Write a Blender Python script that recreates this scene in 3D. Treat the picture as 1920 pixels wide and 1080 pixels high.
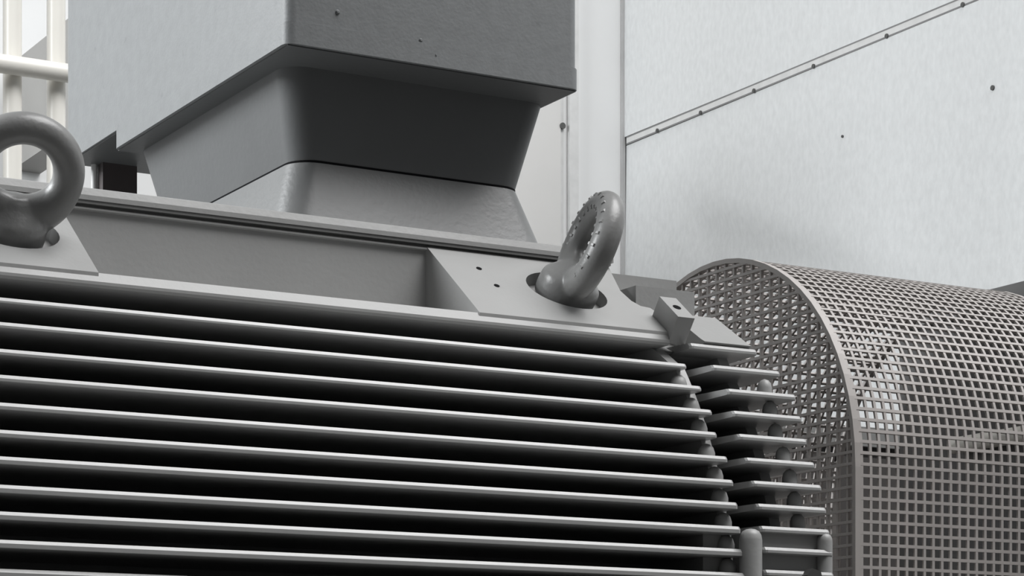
import bpy, bmesh, math, random
from mathutils import Vector, Matrix
random.seed(7)
for o in list(bpy.data.objects): bpy.data.objects.remove(o)
SC = bpy.context.scene
COL = SC.collection
H = 1.30                      # camera height above the hall floor; heights below are given from eye level

# ------------------------------------------------------------------ camera
cam = bpy.data.cameras.new('camera')
co = bpy.data.objects.new('camera', cam); COL.objects.link(co)
co.location = (0, 0, H)
co.rotation_euler = (math.pi/2, 0, -math.atan2(.4966, .868))
cam.sensor_width = 36.0
cam.lens = 36.0*4444/1920
cam.shift_x = 0.0
cam.shift_y = (1405-540)/1920
cam.clip_start = .05
SC.camera = co

# ------------------------------------------------------------------ world, lights, exposure
W = bpy.data.worlds.new('hall_daylight'); SC.world = W; W.use_nodes = True
bg = W.node_tree.nodes['Background']
bg.inputs[0].default_value = (.97, .985, 1, 1); bg.inputs[1].default_value = .10
def area(name, loc, target, size, energy, color=(1, 1, 1)):
    l = bpy.data.lights.new(name, 'AREA'); l.shape = 'RECTANGLE'; l.size, l.size_y = size
    l.energy = energy; l.color = color
    o = bpy.data.objects.new(name, l); COL.objects.link(o); o.location = loc
    d = Vector(target)-Vector(loc); o.rotation_euler = d.to_track_quat('-Z', 'Y').to_euler()
    return o
area('window_daylight', (-3.0, 4.5, 4.3), (1.4, 2.9, 1.9), (3.0, 2.2), 390, (.96, .985, 1))
area('roof_light', (3.4, 0.3, 7.4), (1.4, 2.4, 1.6), (5, 4), 590)
SC.view_settings.view_transform = 'Standard'; SC.view_settings.look = 'None'
SC.view_settings.exposure = 0.0; SC.view_settings.gamma = 1.0
SC.view_settings.use_curve_mapping = False

# ------------------------------------------------------------------ materials
def mat(name, col, rough=.5, metal=0.0, var=.08, vscale=6, bump=0.0, bscale=200, spec=.5, stretch=None, speck=0.0):
    m = bpy.data.materials.new(name); m.use_nodes = True
    n = m.node_tree.nodes; L = m.node_tree.links; b = n['Principled BSDF']
    b.inputs['Roughness'].default_value = rough; b.inputs['Metallic'].default_value = metal
    b.inputs['Specular IOR Level'].default_value = spec
    tc = n.new('ShaderNodeTexCoord'); src = tc.outputs['Object']
    if stretch:
        mp = n.new('ShaderNodeMapping'); mp.inputs['Scale'].default_value = stretch
        L.new(src, mp.inputs[0]); src = mp.outputs[0]
    t = n.new('ShaderNodeTexNoise'); t.inputs['Scale'].default_value = vscale; t.inputs['Detail'].default_value = 6
    L.new(src, t.inputs['Vector'])
    r = n.new('ShaderNodeValToRGB')
    r.color_ramp.elements[0].position = .3; r.color_ramp.elements[1].position = .7
    r.color_ramp.elements[0].color = tuple(c*(1-var) for c in col)+(1,)
    r.color_ramp.elements[1].color = tuple(min(1, c*(1+var)) for c in col)+(1,)
    L.new(t.outputs['Fac'], r.inputs[0])
    out = r.outputs[0]
    if speck:
        t3 = n.new('ShaderNodeTexNoise'); t3.inputs['Scale'].default_value = 55; t3.inputs['Detail'].default_value = 2
        L.new(tc.outputs['Object'], t3.inputs['Vector'])
        r3 = n.new('ShaderNodeValToRGB'); r3.color_ramp.elements[0].position = .70; r3.color_ramp.elements[1].position = .76
        r3.color_ramp.elements[0].color = (0, 0, 0, 1); r3.color_ramp.elements[1].color = (speck, speck, speck, 1)
        L.new(t3.outputs['Fac'], r3.inputs[0])
        mx = n.new('ShaderNodeMixRGB'); mx.inputs[2].default_value = tuple(c*.35 for c in col)+(1,)
        L.new(r3.outputs[0], mx.inputs[0]); L.new(out, mx.inputs[1]); out = mx.outputs[0]
    L.new(out, b.inputs['Base Color'])
    if bump:
        t2 = n.new('ShaderNodeTexNoise'); t2.inputs['Scale'].default_value = bscale; t2.inputs['Detail'].default_value = 3
        L.new(src, t2.inputs['Vector'])
        bp = n.new('ShaderNodeBump'); bp.inputs['Strength'].default_value = bump; bp.inputs['Distance'].default_value = .002
        L.new(t2.outputs['Fac'], bp.inputs['Height']); L.new(bp.outputs[0], b.inputs['Normal'])
    return m
M = {
 'motor': mat('motor_grey_enamel', (.325, .325, .321), .45, var=.05, vscale=9, bump=.12, bscale=160),
 'fin': mat('fin_grey_enamel', (.36, .36, .357), .30, var=.06, vscale=7, bump=.1, bscale=120),
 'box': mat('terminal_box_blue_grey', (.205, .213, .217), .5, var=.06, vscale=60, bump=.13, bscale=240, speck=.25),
 'throat': mat('throat_grey_and_underside_shade', (.112, .116, .118), .5, var=.06, vscale=8, bump=.12, bscale=140),
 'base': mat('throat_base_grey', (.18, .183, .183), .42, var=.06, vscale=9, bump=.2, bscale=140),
 'eye': mat('eyebolt_grey', (.215, .215, .212), .36, var=.1, vscale=30, bump=.15, bscale=180),
 'black': mat('black_rubber_and_hole_shade', (.008, .008, .009), .9, spec=.1),
 'brown': mat('dark_brown_steel', (.07, .058, .058), .55, var=.2),
 'guard': mat('guard_warm_grey_paint', (.43, .402, .386), .5, var=.07, vscale=12),
 'cream': mat('cream_enamel', (.74, .72, .67), .35, var=.03),
 'wall': mat('white_sheet_cladding', (.66, .672, .675), .45, var=.05, vscale=70, bump=.45, bscale=110, stretch=(1, 1, .55)),
 'wallw': mat('white_wall_paint', (.74, .745, .745), .6, var=.03, vscale=3),
 'seam': mat('seam_sealant_grey', (.20, .20, .20), .6),
 'seam2': mat('corner_bead_grey', (.40, .40, .40), .6),
 'panel': mat('pale_warm_wall_panel', (.60, .592, .58), .6, var=.03, vscale=3),
 'strip': mat('aluminium_cover_strip', (.62, .62, .615), .4, var=.06, vscale=30),
 'duct': mat('duct_grey', (.27, .265, .255), .6, var=.05),
 'floor': mat('concrete_floor', (.075, .073, .07), .8, var=.2, vscale=4, bump=.3, bscale=60),
 'plinth': mat('plinth_concrete', (.12, .118, .112), .85, var=.2, vscale=8, bump=.4, bscale=90),
 'dark': mat('driven_machine_dark_paint', (.05, .047, .046), .5, var=.15),
 'midgrey': mat('machine_flange_grey', (.17, .17, .168), .45),
 'cab': mat('cabinet_brown_grey', (.055, .05, .048), .55, var=.15),
 'cabtop': mat('cabinet_top_grey', (.22, .22, .215), .5),
 'screw': mat('screw_steel', (.09, .09, .088), .45, metal=.4),
}

# ------------------------------------------------------------------ helpers (z values are heights above eye level; H is added here)
def link(name, bm, m, parent=None, smooth=False, kind=None, label=None, bevel=0, seg=2):
    if bevel:
        es = [e for e in bm.edges if len(e.link_faces) == 2 and e.calc_face_angle(0) > .5]
        bmesh.ops.bevel(bm, geom=es, offset=bevel, segments=seg, profile=.6, affect='EDGES', clamp_overlap=True)
    bmesh.ops.recalc_face_normals(bm, faces=bm.faces)
    me = bpy.data.meshes.new(name); bm.to_mesh(me); bm.free()
    if smooth:
        for p in me.polygons: p.use_smooth = True
        me.set_sharp_from_angle(angle=math.radians(40))
    me.materials.append(M[m])
    o = bpy.data.objects.new(name, me); COL.objects.link(o)
    if parent:
        o.parent = parent
        root = parent
        off = Vector((0, 0, 0))
        while root: off += root.location; root = root.parent
        o.location = -off            # meshes are written in hall coordinates
    if kind: o['kind'] = kind
    if label: o['label'] = label
    return o
def thing(name, loc, label, cat, group=None):
    o = bpy.data.objects.new(name, None); COL.objects.link(o)
    o.location = loc; o.empty_display_size = .1
    o['label'] = label; o['category'] = cat
    if group: o['group'] = group
    return o
def tag(o, label, cat, group=None):
    o['label'] = label; o['category'] = cat
    if group: o['group'] = group
    return o
def box(bm, x0, x1, y0, y1, z0, z1):
    v = [bm.verts.new((x, y, z+H)) for x in (x0, x1) for y in (y0, y1) for z in (z0, z1)]
    for f in ((0,1,3,2), (4,6,7,5), (0,4,5,1), (2,3,7,6), (0,2,6,4), (1,5,7,3)): bm.faces.new([v[i] for i in f])
    return bm
def B(*a): return box(bmesh.new(), *a)
def prism_x(pts, x0, x1, bm=None):
    """closed YZ outline pushed along X"""
    bm = bm or bmesh.new()
    a = [bm.verts.new((x0, y, z+H)) for y, z in pts]; b = [bm.verts.new((x1, y, z+H)) for y, z in pts]
    n = len(pts)
    for i in range(n): bm.faces.new((a[i], a[(i+1) % n], b[(i+1) % n], b[i]))
    bm.faces.new(a[::-1]); bm.faces.new(b)
    return bm
def loft(rings, cap=True, bm=None, raw=False):
    bm = bm or bmesh.new()
    R = [[bm.verts.new((p[0], p[1], p[2]+(0 if raw else H))) for p in r] for r in rings]
    n = len(R[0])
    for a, b in zip(R, R[1:]):
        for i in range(n): bm.faces.new((a[i], a[(i+1) % n], b[(i+1) % n], b[i]))
    if cap: bm.faces.new(R[0][::-1]); bm.faces.new(R[-1])
    return bm
def rrect(x0, x1, y0, y1, r, z, n=6):
    p = []
    for cx, cy, a in ((x1-r, y1-r, 0), (x0+r, y1-r, 90), (x0+r, y0+r, 180), (x1-r, y0+r, 270)):
        for i in range(n+1):
            t = math.radians(a+90*i/n); p.append((cx+r*math.cos(t), cy+r*math.sin(t), z))
    return p
def cyl(bm, p, d, r, h, n=16, r2=None):
    """cylinder from p along unit d"""
    d = Vector(d).normalized(); a = d.orthogonal().normalized(); b = d.cross(a)
    p = Vector(p); r2 = r if r2 is None else r2
    return loft([[p+d*t+(a*math.cos(2*math.pi*i/n)+b*math.sin(2*math.pi*i/n))*rr for i in range(n)] for t, rr in ((0, r), (h, r2))], bm=bm)

# ================================================================== THE SETTING
XW, YW = 4.03, 6.27
def struct(name, bm, m, parent=None, **k): return link(name, bm, m, parent, kind='structure', **k)
struct('floor', B(-25, XW+.12, -25, YW+.12, -H-.1, -H), 'floor')
wall = struct('wall_right', B(XW, XW+.12, 0.5, YW, -H, 3.2), 'wallw')
# two sheets of cladding with real depth; the lower one is bent to make a dark streak
def sheet(name, y0, y1, z0, z1, dent):
    bm = bmesh.new(); ny, nz = 110, 70
    g = []
    for j in range(nz+1):
        row = []
        for i in range(ny+1):
            y = y0+(y1-y0)*i/ny; z = z0+(z1-z0)*j/nz
            x = XW-.040+dent(y, z)
            row.append(bm.verts.new((x, y, z+H)))
        g.append(row)
    for j in range(nz):
        for i in range(ny): bm.faces.new((g[j][i], g[j][i+1], g[j+1][i+1], g[j+1][i]))
    # folded edges back to the wall
    for seq in ([g[0][i] for i in range(ny+1)], [g[nz][i] for i in range(ny+1)], [g[j][0] for j in range(nz+1)], [g[j][ny] for j in range(nz+1)]):
        bk = [bm.verts.new((XW, v.co.y, v.co.z)) for v in seq]
        for i in range(len(seq)-1): bm.faces.new((seq[i], seq[i+1], bk[i+1], bk[i]))
    return link(name, bm, 'wall', wall, smooth=True)
def dent(y, z):
    # a shallow diagonal buckle, added to the lower sheet to shade a dark streak
    sm = lambda q: (lambda k: k*k*(3-2*k))(max(0., min(1., q)))
    t = 5.95-y                                     # runs from y 5.95 towards the viewer, falling
    w = sm(t/.16)*sm((1.5-t)/1.1)
    d = (1.645-.40*t)-z                            # how far below the crease
    return w*.020*sm((d+.03)/.065)*sm((1.6-d)/1.5)+.006*math.sin(y*1.7)*math.sin(z*1.9)
sheet('cladding_sheet', 0.6, YW-.012, -H+.02, 1.888, dent)
sheet('cladding_sheet', 0.6, YW-.012, 1.9145, 3.15, lambda y, z: .004*math.sin(y*2.1+1)*math.sin(z*2.3))
trim = struct('trim_1', B(XW-.0425, XW-.001, .6, YW-.02, 1.893, 1.9095), 'strip')
struct('sealant_line', B(XW-.043, XW-.001, .6, YW-.02, 1.8885, 1.8930), 'seam', trim)
struct('sealant_line', B(XW-.043, XW-.001, .6, YW-.02, 1.9095, 1.9135), 'seam', trim)
for y in (6.072, 5.838, 5.567, 5.285, 4.965, 4.66, 4.36, 4.06, 3.76, 3.46):
    bm = bmesh.new(); cyl(bm, (XW-.0425, y, 1.8925), (-1, 0, 0), .0065, .004, 10)
    link('screw', bm, 'screw', trim)
struct('wall_back', B(-6, XW+.12, YW, YW+.12, -H, 3.2), 'wallw')
struct('trim_2', B(XW-.052, XW-.041, YW-.012, YW-.001, -H, 3.2), 'seam2')
t3 = struct('trim_3', B(3.782, 3.813, YW-.020, YW-.001, -H, 3.2), 'strip', bevel=.004)
struct('edge_bead', B(3.754, 3.766, YW-.008, YW-.001, -H, 3.2), 'strip', t3)
struct('wall_panel', B(2.9, 3.752, YW-.014, YW-.001, -H, 3.2), 'panel', t3)
bm = bmesh.new(); cyl(bm, (3.758, YW-.010, 1.919), (0, -1, 0), .010, .008, 12); link('screw', bm, 'screw', t3)
for yy, zz, r in ((4.55, 1.655, .0065), (5.158, 1.67, .0038)):
    bm = bmesh.new(); cyl(bm, (XW-.030, yy, zz), (-1, 0, 0), r, .014, 10); link('rivet', bm, 'screw', wall)
struct('plinth', B(-.4, 3.6, 1.9, 3.4, -H, -.50), 'plinth', bevel=.02)

# ================================================================== THE MOTOR
motor = thing('electric_motor', (1.03, 2.65, H-.50), 'large grey finned electric motor with overhead terminal box and two lifting eyes', 'motor')
X0, X1 = .57, 1.487
YC, ZC = 2.65, .115
# finned barrel
fins = [(.4312, 2.2028), (.4023, 2.1733), (.3735, 2.1526), (.3478, 2.1434), (.3190, 2.1231), (.2924, 2.112), (.2671, 2.104),
        (.2406, 2.0985), (.2158, 2.0938), (.1899, 2.0905)]
z = .1899
for k in range(9):
    z -= .0262; fins.append((z, YC-math.sqrt(.5605**2-(z-.105)**2)))
core = [(YC-.43*math.cos(math.radians(a)), ZC+.43*math.sin(math.radians(a))) for a in range(-70, 49, 6)]
core += [(2.37, .455), (2.93, .455)] + [(YC+.43*math.cos(math.radians(a)), ZC+.43*math.sin(math.radians(a))) for a in range(48, -71, -6)]
link('frame_barrel', prism_x(core, X0, X1-.004), 'fin', motor)
def fin(name, zf, yf, xa, xb, t=.0072, root=2.36, taper=0.0):
    # tip with rounded nose, slightly thicker towards the root
    h = t/2
    pts = [(yf+.0026, h), (yf+.0003, h-.0029), (yf, h-.0034), (yf, -h+.0006), (yf+.0006, -h+.0001), (yf+.003, -h),
           (root, -h*1.7), (root, h*1.7)]
    bm = bmesh.new(); c = .004
    ring = lambda x, dy: [(x, p[0]+(dy if i < 6 else 0), zf+p[1]-h) for i, p in enumerate(pts)]
    loft([ring(xa, c), ring(xa+c*.4, c*.25), ring(xa+c, 0), ring(xb-c, taper), ring(xb-c*.4, taper+c*.25), ring(xb, taper+c)], bm=bm)
    return link(name, bm, 'fin', motor)
for i, (zf, yf) in enumerate(fins): fin('cooling_fin', zf, yf, X0, X1, t=.0056+.00032*min(i, 7))
for zf, yf in fins:       # far side of the barrel
    h = .0036; bm = prism_x([(5.3-yf, zf), (5.3-yf, zf-2*h), (2.95, zf-2*h), (2.95, zf)], X0, X1)
    link('cooling_fin', bm, 'fin', motor)
# shoulder: ledge lip, recessed upright face, top plate
YL, ZL = 2.240, .473
lip = [(2.372, .4565), (YL+.003, .4575), (YL, .4600), (YL, .463), (YL+.0065, ZL), (2.372, ZL)]
link('ledge', prism_x(lip, X0, X1), 'motor', motor)
link('shoulder_face', B(X0+.01, X1-.004, 2.37, 2.93, ZL-.01, .5695), 'motor', motor)
link('shoulder_moulding', prism_x([(2.3715, .5622), (2.3655, .5632), (2.3655, .5650), (2.3715, .5692)], X0+.008, X1-.002), 'motor', motor)
link('top_plate', prism_x([(2.362, .5725), (2.362, .5775), (2.3645, .5850), (2.3665, .5860), (2.9335, .5860), (2.938, .5775), (2.938, .5725)], X0, X1+.002), 'motor', motor)
link('groove_strip', B(X0+.003, X1-.001, 2.3632, 2.934, .5688, .5728), 'midgrey', motor)  # grey strip brought forward in the groove to lighten its shade
# eyebolt pads: wedges whose sloping face carries a counterbored seat
TS = Vector((0, .13, .099)).normalized(); NS = Vector((0, -.099, .13)).normalized()
def pad(x0, x1, cx, cs, right=None):
    """wedge with an elliptical pocket in the slope; cs = distance up the slope of the pocket's centre"""
    bm = bmesh.new()
    A = Vector((0, YL+.004, ZL+H)); Ls = .1585
    P = lambda x, s, n=0: A+TS*s+NS*n+Vector((x, 0, 0))
    right = right or [(x1, 0), (x1, Ls)]
    out = [(x0, 0)]+right+[(x0, Ls)]
    corners = [P(x, s_) for x, s_ in out]; NC = len(corners)
    ov = [bm.verts.new(p) for p in corners]
    N = 36; a_, b_ = .050, .043
    iv = [bm.verts.new(P(cx+a_*math.cos(2*math.pi*i/N), cs+b_*math.sin(2*math.pi*i/N))) for i in range(N)]
    es = [bm.edges.new((ov[i], ov[(i+1) % NC])) for i in range(NC)]+[bm.edges.new((iv[i], iv[(i+1) % N])) for i in range(N)]
    bmesh.ops.triangle_fill(bm, use_beauty=True, use_dissolve=False, edges=es)
    lo = [bm.verts.new(P(cx+a_*math.cos(2*math.pi*i/N), cs+b_*math.sin(2*math.pi*i/N), -.016)) for i in range(N)]
    for i in range(N): bm.faces.new((iv[i], iv[(i+1) % N], lo[(i+1) % N], lo[i]))
    bm.faces.new(lo[::-1])
    bb = [bm.verts.new((p.x, p.y, A.z-.006)) for p in corners]
    for i in range(NC): bm.faces.new((ov[i], ov[(i+1) % NC], bb[(i+1) % NC], bb[i]))
    bm.faces.new(bb[::-1])
    o = link('eyebolt_pad', bm, 'motor', motor)
    return o
padL = pad(X0, .8115, .742, .080)
padR = pad(1.2435, X1, 1.392, .080, [(1.490, 0), (1.497, .050), (1.494, .0585), (1.482, .061), (1.475, .072), (1.472, .096), (1.487, .1585)])
for px_, s in ((1.292, .112), (1.297, .072)):
    p = Vector((px_, YL+.004, ZL+H))+TS*s+NS*.0002
    bm = bmesh.new(); cyl(bm, p-NS*.003-Vector((0,0,H)), NS, .0036, .0034, 10, .0034)
    link('hole_shade_disc', bm, 'black', padR)  # black discs on the pad colour in the shade of drilled holes
# lifting eyebolts
E1 = Vector((1, 0, 0)); E2 = TS
def eyebolt(cx, cs, ang, label, marks, lean=0.0):
    base = Vector((cx, YL+.004, ZL+H))+TS*cs
    NB = (NS+E1*lean).normalized()                           # the bolt's own axis
    m_ = E1*math.cos(ang)+E2*math.sin(ang)                   # ring's axis
    m_ = (m_-NB*m_.dot(NB)).normalized()
    t_ = m_.cross(NB).normalized()
    prof = [(.020, -.016), (.034, -.0155), (.036, -.004), (.036, .008), (.0345, .014), (.031, .020), (.026, .026), (.021, .032), (.014, .036)]
    N = 32
    bm = bmesh.new()
    a, b = t_, m_
    loft([[base+NB*h+(a*math.cos(2*math.pi*i/N)+b*math.sin(2*math.pi*i/N)*(1 if h < .014 else max(.60, 1-(h-.014)*16)))*r
           for i in range(N)] for r, h in prof], bm=bm, raw=True)
    C = base+NB*.0605; RM, RT = .0463, .0160
    rings = []
    NM, NT = 56, 18
    V = []
    for i in range(NM):
        th = 2*math.pi*i/NM
        rd = t_*math.cos(th)+NB*math.sin(th)
        fat = 1+.42*max(0, -math.sin(th))**2
        V.append([bm.verts.new(C+rd*(RM+RT*fat*math.cos(2*math.pi*j/NT))+m_*RT*(.55+.45*fat)*math.sin(2*math.pi*j/NT)) for j in range(NT)])
    for i in range(NM):
        for j in range(NT):
            bm.faces.new((V[i][j], V[(i+1) % NM][j], V[(i+1) % NM][(j+1) % NT], V[i][(j+1) % NT]))
    o = link('lifting_eyebolt', bm, 'eye', motor, smooth=True, label=label)
    rm = o.modifiers.new('forged', 'REMESH'); rm.mode = 'VOXEL'; rm.voxel_size = .0016; rm.use_smooth_shade = True
    sm_ = o.modifiers.new('blend', 'SMOOTH'); sm_.factor = .5; sm_.iterations = 14
    # cast figures, worn beyond reading, standing up on one flank of the ring
    bm = bmesh.new()
    for k, dd in marks:
        th = math.radians(k)
        rd = t_*math.cos(th)+NB*math.sin(th); tg = -t_*math.sin(th)+NB*math.cos(th)
        ph = math.radians(dd)
        nn = rd*math.cos(ph)+m_*math.sin(ph); bi = tg.cross(nn)
        p = C+rd*RM+nn*RT
        w, l, hh = .0022, .0030, .0010
        vs = [bm.verts.new(p+tg*sx*w*q+bi*sy*l*q+nn*(hh if q < 1 else -.001)) for q in (1, .6) for sx, sy in ((-1, -1), (1, -1), (1, 1), (-1, 1))]
        for i in range(4): bm.faces.new((vs[i], vs[(i+1) % 4], vs[4+(i+1) % 4], vs[4+i]))
        bm.faces.new(vs[4:])
    if marks: link('cast_marks', bm, 'eye', o, kind='stuff')
    else: bm.free()
    return o
eyebolt(.742, .080, math.radians(84), 'thick lifting eye seen nearly face on', [])
eyebolt(1.392, .080, math.radians(-18), 'lifting eye turned nearly edge on, with raised cast marks', [(k, d) for d in (-118, -62) for k in range(-30, 215, 15)], .17)

# drive end: flange ring, end shield with its own fins
def disc(r, x0, x1, n=64, a0=-90, a1=270):
    return prism_x([(YC-r*math.cos(math.radians(a0+360*i/n)), ZC+r*math.sin(math.radians(a0+360*i/n))) for i in range(n)], x0, x1)
def flange(r, x0, x1):
    # round flange with flattened shoulder, as wide as the barrel
    pts = []
    for i in range(97):
        a = math.radians(-80+ (128)*i/96); pts.append((YC-r*math.cos(a), ZC+r*math.sin(a)))
    pts = [p for p in pts if p[1] < .43]
    pts += [(2.262, .455), (2.368, .50), (2.932, .50), (3.038, .455)]
    pts += [(5.3-p[0], p[1]) for p in pts[-5::-1]]
    return pts
link('frame_flange', prism_x(flange(.532, 0, 0), X1-.006, X1+.007), 'motor', motor)
link('end_shield_hub', prism_x(flange(.415, 0, 0), X1+.007, 1.588), 'fin', motor)
link('end_shield_flange', prism_x(flange(.512, 0, 0), 1.566, 1.580), 'motor', motor)
XA, XB = 1.507, 1.60
efin = [(.4600, 2.2262), (.4290, 2.1815), (.3985, 2.1515), (.3728, 2.1412), (.3462, 2.131), (.3187, 2.1165), (.2922, 2.104), (.2665, 2.0955),
        (.2418, 2.0895), (.2187, 2.084), (.194, 2.082), (.169, 2.081), (.144, 2.080)]
for zf, yf in efin: fin('end_shield_fin', zf, yf, XA, XB, t=.0066, root=2.30)
link('end_shield_slope', prism_x([(2.228, .4635), (2.236, .4675), (2.300, .507), (2.34, .507), (2.34, .456), (2.240, .456)], X1+.04, 1.592), 'motor', motor, bevel=.002)
link('end_shield_rib', B(X1+.003, 1.582, 2.368, 2.93, .47, .5615), 'motor', motor, bevel=.003)
link('end_shield_rib', B(X1+.001, 1.570, 2.312, 2.372, .47, .5375), 'motor', motor, bevel=.003)
# lug aligned with the slope; a black disc stands for its hole's shade
Lo = Vector((1.4870, 2.2430, .4600+H))
def slopebox(o0, sx, st, sn, name, m, par, bev):
    bm = bmesh.new()
    v = [bm.verts.new(o0+Vector((x, 0, 0))+TS*t+NS*n) for x in (0, sx) for t in (0, st) for n in (0, sn)]
    for f in ((0,1,3,2), (4,6,7,5), (0,4,5,1), (2,3,7,6), (0,2,6,4), (1,5,7,3)): bm.faces.new([v[i] for i in f])
    return link(name, bm, m, par, bevel=bev)
lug = slopebox(Lo, .0225, .048, .034, 'jacking_lug', 'motor', motor, .0015)
bm = bmesh.new(); cyl(bm, Lo+Vector((.011, 0, -H))+TS*.024+NS*.0305, NS, .0052, .0037, 12); link('lug_hole_shade', bm, 'black', lug)
# upright bosses standing at both edges of the end shield
def boss(x, y, r, ztop, zbot, name='flange_boss'):
    bm = bmesh.new(); N = 20
    rings = [[(x+r*k*math.cos(2*math.pi*i/N), y+r*k*math.sin(2*math.pi*i/N), zz) for i in range(N)] for k, zz in
             ((1, zbot), (1, ztop-r), (.92, ztop-r*.55), (.72, ztop-r*.22), (.4, ztop-r*.05), (.1, ztop))]
    return link(name, loft(rings, bm=bm), 'motor', motor, smooth=True)
boss(1.4965, 2.096, .0125, .2385, -.1)
boss(1.594, 2.093, .0085, .2375, -.1)
# small bright root fillets between barrel fins and end-shield fins
for (z0_, y0_), (z1_, y1_) in zip(fins[:9], fins[1:10]):
    bm = bmesh.new(); zm = z1_+.001; yy = (y0_+y1_)/2+.025
    loft([[(X1-.006+.010*math.cos(2*math.pi*i/14)*k, yy+.010*math.sin(2*math.pi*i/14)*k, zz) for i in range(14)] for k, zz in ((1, zm-.003), (1, zm+.006), (.8, zm+.012), (.4, zm+.0155), (.05, zm+.0165))], bm=bm)
    link('root_boss', bm, 'motor', motor, smooth=True)
for (z0_, y0_), (z1_, y1_) in zip(efin[1:9], efin[2:10]):
    bm = bmesh.new(); zm = z1_; yy = y1_+.030
    loft([[(1.5765+.0085*math.cos(2*math.pi*i/14)*k, yy+.009*math.sin(2*math.pi*i/14)*k, zz) for i in range(14)] for k, zz in ((1, zm-.004), (1, zm+.009), (.85, zm+.0145), (.5, zm+.018), (.05, zm+.0195))], bm=bm)
    link('root_boss', bm, 'motor', motor, smooth=True)
link('shield_pad', B(1.506, 1.594, 2.099, 2.30, -.1, .236), 'motor', motor, bevel=.003)
link('frame_pad', B(1.452, 1.489, 2.122, 2.30, -.1, .236), 'motor', motor, bevel=.006)
bm = bmesh.new(); cyl(bm, (1.565, 2.084, .186), (0, -1, 0), .011, .012, 6); link('bolt_head', bm, 'screw', motor)
# non-drive end, shaft and feet (out of the frame, kept simple but real)
link('fan_cowl', disc(.47, X0-.42, X0-.004, 48), 'motor', motor, smooth=True)
link('shaft', disc(.045, 1.588, 1.815, 24), 'screw', motor, smooth=True)
for xf in (.65, 1.30):
    link('foot', B(xf, xf+.13, 2.12, 3.18, -.50, -.28), 'motor', motor, bevel=.006)

# terminal box with its throat
TB = link('terminal_box', None or loft([rrect(1.0637, 1.4345, 2.351, 3.071, .012, .790, 3), rrect(1.0637, 1.4345, 2.351, 3.071, .012, 1.28, 3)]), 'box', motor, smooth=True)
link('box_skirt', loft([rrect(1.0622, 1.436, 2.3495, 2.882, .012, .766, 3), rrect(1.0622, 1.436, 2.3495, 2.882, .012, .7905, 3)]), 'box', TB, smooth=True)
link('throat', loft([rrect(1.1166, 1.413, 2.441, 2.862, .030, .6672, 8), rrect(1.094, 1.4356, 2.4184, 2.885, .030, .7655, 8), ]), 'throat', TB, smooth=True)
link('underside_shade_plate', B(1.067, 1.4315, 2.3545, 2.878, .7645, .7670), 'throat', TB)  # dark plates put the shade under the box into colour
link('underside_shade_plate', B(1.067, 1.4315, 2.885, 3.067, .7885, .7910), 'throat', TB)
link('gasket', loft([rrect(1.1160, 1.4136, 2.4404, 2.8626, .0305, .6645, 8), rrect(1.1160, 1.4136, 2.4404, 2.8626, .0305, .6672, 8)]), 'black', TB, smooth=True)
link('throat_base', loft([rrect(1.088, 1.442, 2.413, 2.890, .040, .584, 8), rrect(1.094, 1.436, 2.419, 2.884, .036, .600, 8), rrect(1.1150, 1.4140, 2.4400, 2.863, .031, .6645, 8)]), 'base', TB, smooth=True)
for p, d, r in (((1.1246, 2.351, 0.8084), (0, -1, 0), 0.0028), ((1.2275, 2.351, 0.7927), (0, -1, 0), 0.0024), ((1.2463, 2.351, 0.7788), (0, -1, 0), 0.0018)):
    bm = bmesh.new(); cyl(bm, (p[0], p[1]-.0004, p[2]), d, r, .0018, 10, r*.5); link('paint_blob', bm, 'box', TB)
link('cable_gland_box', B(1.1035, 1.152, 3.035, 3.068, .690, .7915), 'brown', TB, bevel=.004)

bm = bmesh.new(); cyl(bm, (1.0985, 3.055, .69), (0, 0, 1), .0042, .10, 12); link('gland_conduit', bm, 'strip', TB, smooth=True)

# ================================================================== COUPLING GUARD
guard = thing('coupling_guard', (2.05, 2.65, H-.50), 'warm grey square-mesh coupling guard arched over the shaft', 'guard')
GX0, GX1, GR, GZ = 1.83, 2.272, .308, .351
ZB = -.50
def arch(r, dz=0):
    p = []
    n = 12
    for i in range(n): p.append((YC-r, ZB+(GZ-ZB)*i/n))
    for i in range(33): a = math.pi*i/32; p.append((YC-r*math.cos(a), GZ+r*math.sin(a)))
    for i in range(n): p.append((YC+r, GZ-(GZ-ZB)*(i+1)/n))
    return p
def hoop(bm, x0, x1, r0, r1):
    a, b = arch(r0), arch(r1)
    R = [[(x0, *a[i]), (x1, *a[i]), (x1, *b[i]), (x0, *b[i])] for i in range(len(a))]
    loft(R, bm=bm)
P_ = .01425; BW = .0040
bm = bmesh.new()
x = GX0+.0115
while x < GX1-.006:
    hoop(bm, x-BW/2, x+BW/2, GR-.003, GR); x += P_
L1 = GZ-ZB; LA = math.pi*GR
s = P_
while s < 2*L1+LA-.005:
    if s < L1: y, z, ny, nz = YC-GR, ZB+s, -1, 0
    elif s < L1+LA:
        a = (s-L1)/GR; y, z, ny, nz = YC-GR*math.cos(a), GZ+GR*math.sin(a), -math.cos(a), math.sin(a)
    else: y, z, ny, nz = YC+GR, GZ-(s-L1-LA), 1, 0
    ty, tz = nz, -ny
    o_, i_ = .0001, .0031
    q = [(y+ny*o_+ty*BW/2, z+nz*o_+tz*BW/2), (y+ny*o_-ty*BW/2, z+nz*o_-tz*BW/2), (y-ny*i_-ty*BW/2, z-nz*i_-tz*BW/2), (y-ny*i_+ty*BW/2, z-nz*i_+tz*BW/2)]
    prism_x(q, GX0+.002, GX1-.002, bm)
    s += P_
link('mesh_cover', bm, 'guard', guard, kind='stuff')
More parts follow.
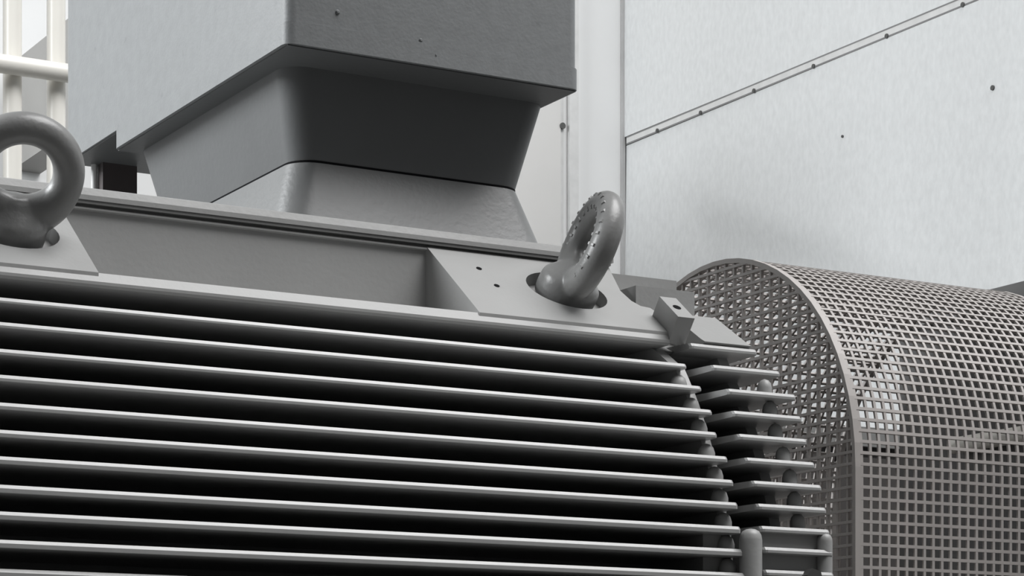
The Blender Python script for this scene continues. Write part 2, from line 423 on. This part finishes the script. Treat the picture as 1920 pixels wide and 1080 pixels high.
bm = bmesh.new(); hoop(bm, GX0, GX0+.0085, GR-.005, GR+.0012); link('end_rim', bm, 'guard', guard)
bm = bmesh.new(); hoop(bm, GX1-.0085, GX1, GR-.005, GR+.0012); link('end_rim', bm, 'guard', guard)
bm = bmesh.new()                      # mesh end panel facing the motor, cut away round the shaft
PY, PZ, EW = .0205, .0145, .0036
def top_at(y): return GZ+math.sqrt(max(0, (GR-.004)**2-(y-YC)**2))
k = -14
while k <= 14:
    y = YC+k*PY-.002
    if abs(y-YC) < GR-.006: box(bm, GX0+.003, GX0+.0072, y-EW/2, y+EW/2, -.05, top_at(y))
    k += 1
z = -.05
while z < GZ+GR-.01:
    w = GR-.004 if z < GZ else math.sqrt((GR-.004)**2-(z-GZ)**2)
    box(bm, GX0+.0015, GX0+.0050, YC-w, YC+w, z-EW/2, z+EW/2); z += PZ
link('end_mesh', bm, 'guard', guard, kind='stuff')

# ================================================================== DRIVEN MACHINE BEHIND THE GUARD
dm = thing('driven_machine', (2.9, 2.45, H-.50), 'dark casing of the driven machine behind the right end of the guard', 'machine')
link('casing', B(2.325, 3.3, 1.95, 2.865, -.50, .640), 'dark', dm, bevel=.012)
link('casing_flange', B(2.312, 3.31, 1.94, 2.875, .640, .668), 'midgrey', dm, bevel=.006, seg=3)
bm = bmesh.new(); cyl(bm, (2.308, 2.30, .449+0), (0, 1, 0), .012, .42, 14); link('pale_gap_pipe', bm, 'cream', dm, smooth=True)  # pale pipe added in place of a bright gap in the machine

# ================================================================== CABINET, RAILING, DUCT
cb = thing('equipment_cabinet', (2.75, 3.65, H*0), 'low dark cabinet glimpsed through the guard mesh', 'cabinet')
link('body', B(2.2, 3.4, 3.4, 3.9, -H, .545), 'cab', cb, bevel=.006)
link('top', B(2.19, 3.41, 3.385, 3.91, .545, .58), 'cabtop', cb, bevel=.004)
for i in range(3):
    d = link('door', B(2.21+.395*i, 2.60+.395*i, 3.385, 3.402, -H+.1, .525), 'cab', cb, bevel=.003)
    link('handle', B(2.56+.395*i, 2.575+.395*i, 3.37, 3.388, -.2, -.05), 'screw', d, bevel=.002)

rl = thing('safety_railing', (1.66, 5.0, 0), 'cream tubular safety railing behind the terminal box', 'railing')
for i in range(-4, 2):
    xx = 1.612+.0985*i
    bm = bmesh.new(); cyl(bm, (xx, 5.0, -H), (0, 0, 1), .0205, H+2.4, 20); link('post', bm, 'cream', rl, smooth=True)
for zz in (-.4, .5, 1.472, 2.4):
    bm = bmesh.new(); cyl(bm, (1.20, 4.96, zz), (1, 0, 0), .0205, .55, 20); link('rail', bm, 'cream', rl, smooth=True)
dk = link('ventilation_duct', B(2.02, 2.10, 5.25, YW-.001, 1.575, 1.865), 'duct', bevel=.004)
tag(dk, 'grey rectangular duct running to the back wall behind the cream railing', 'duct')
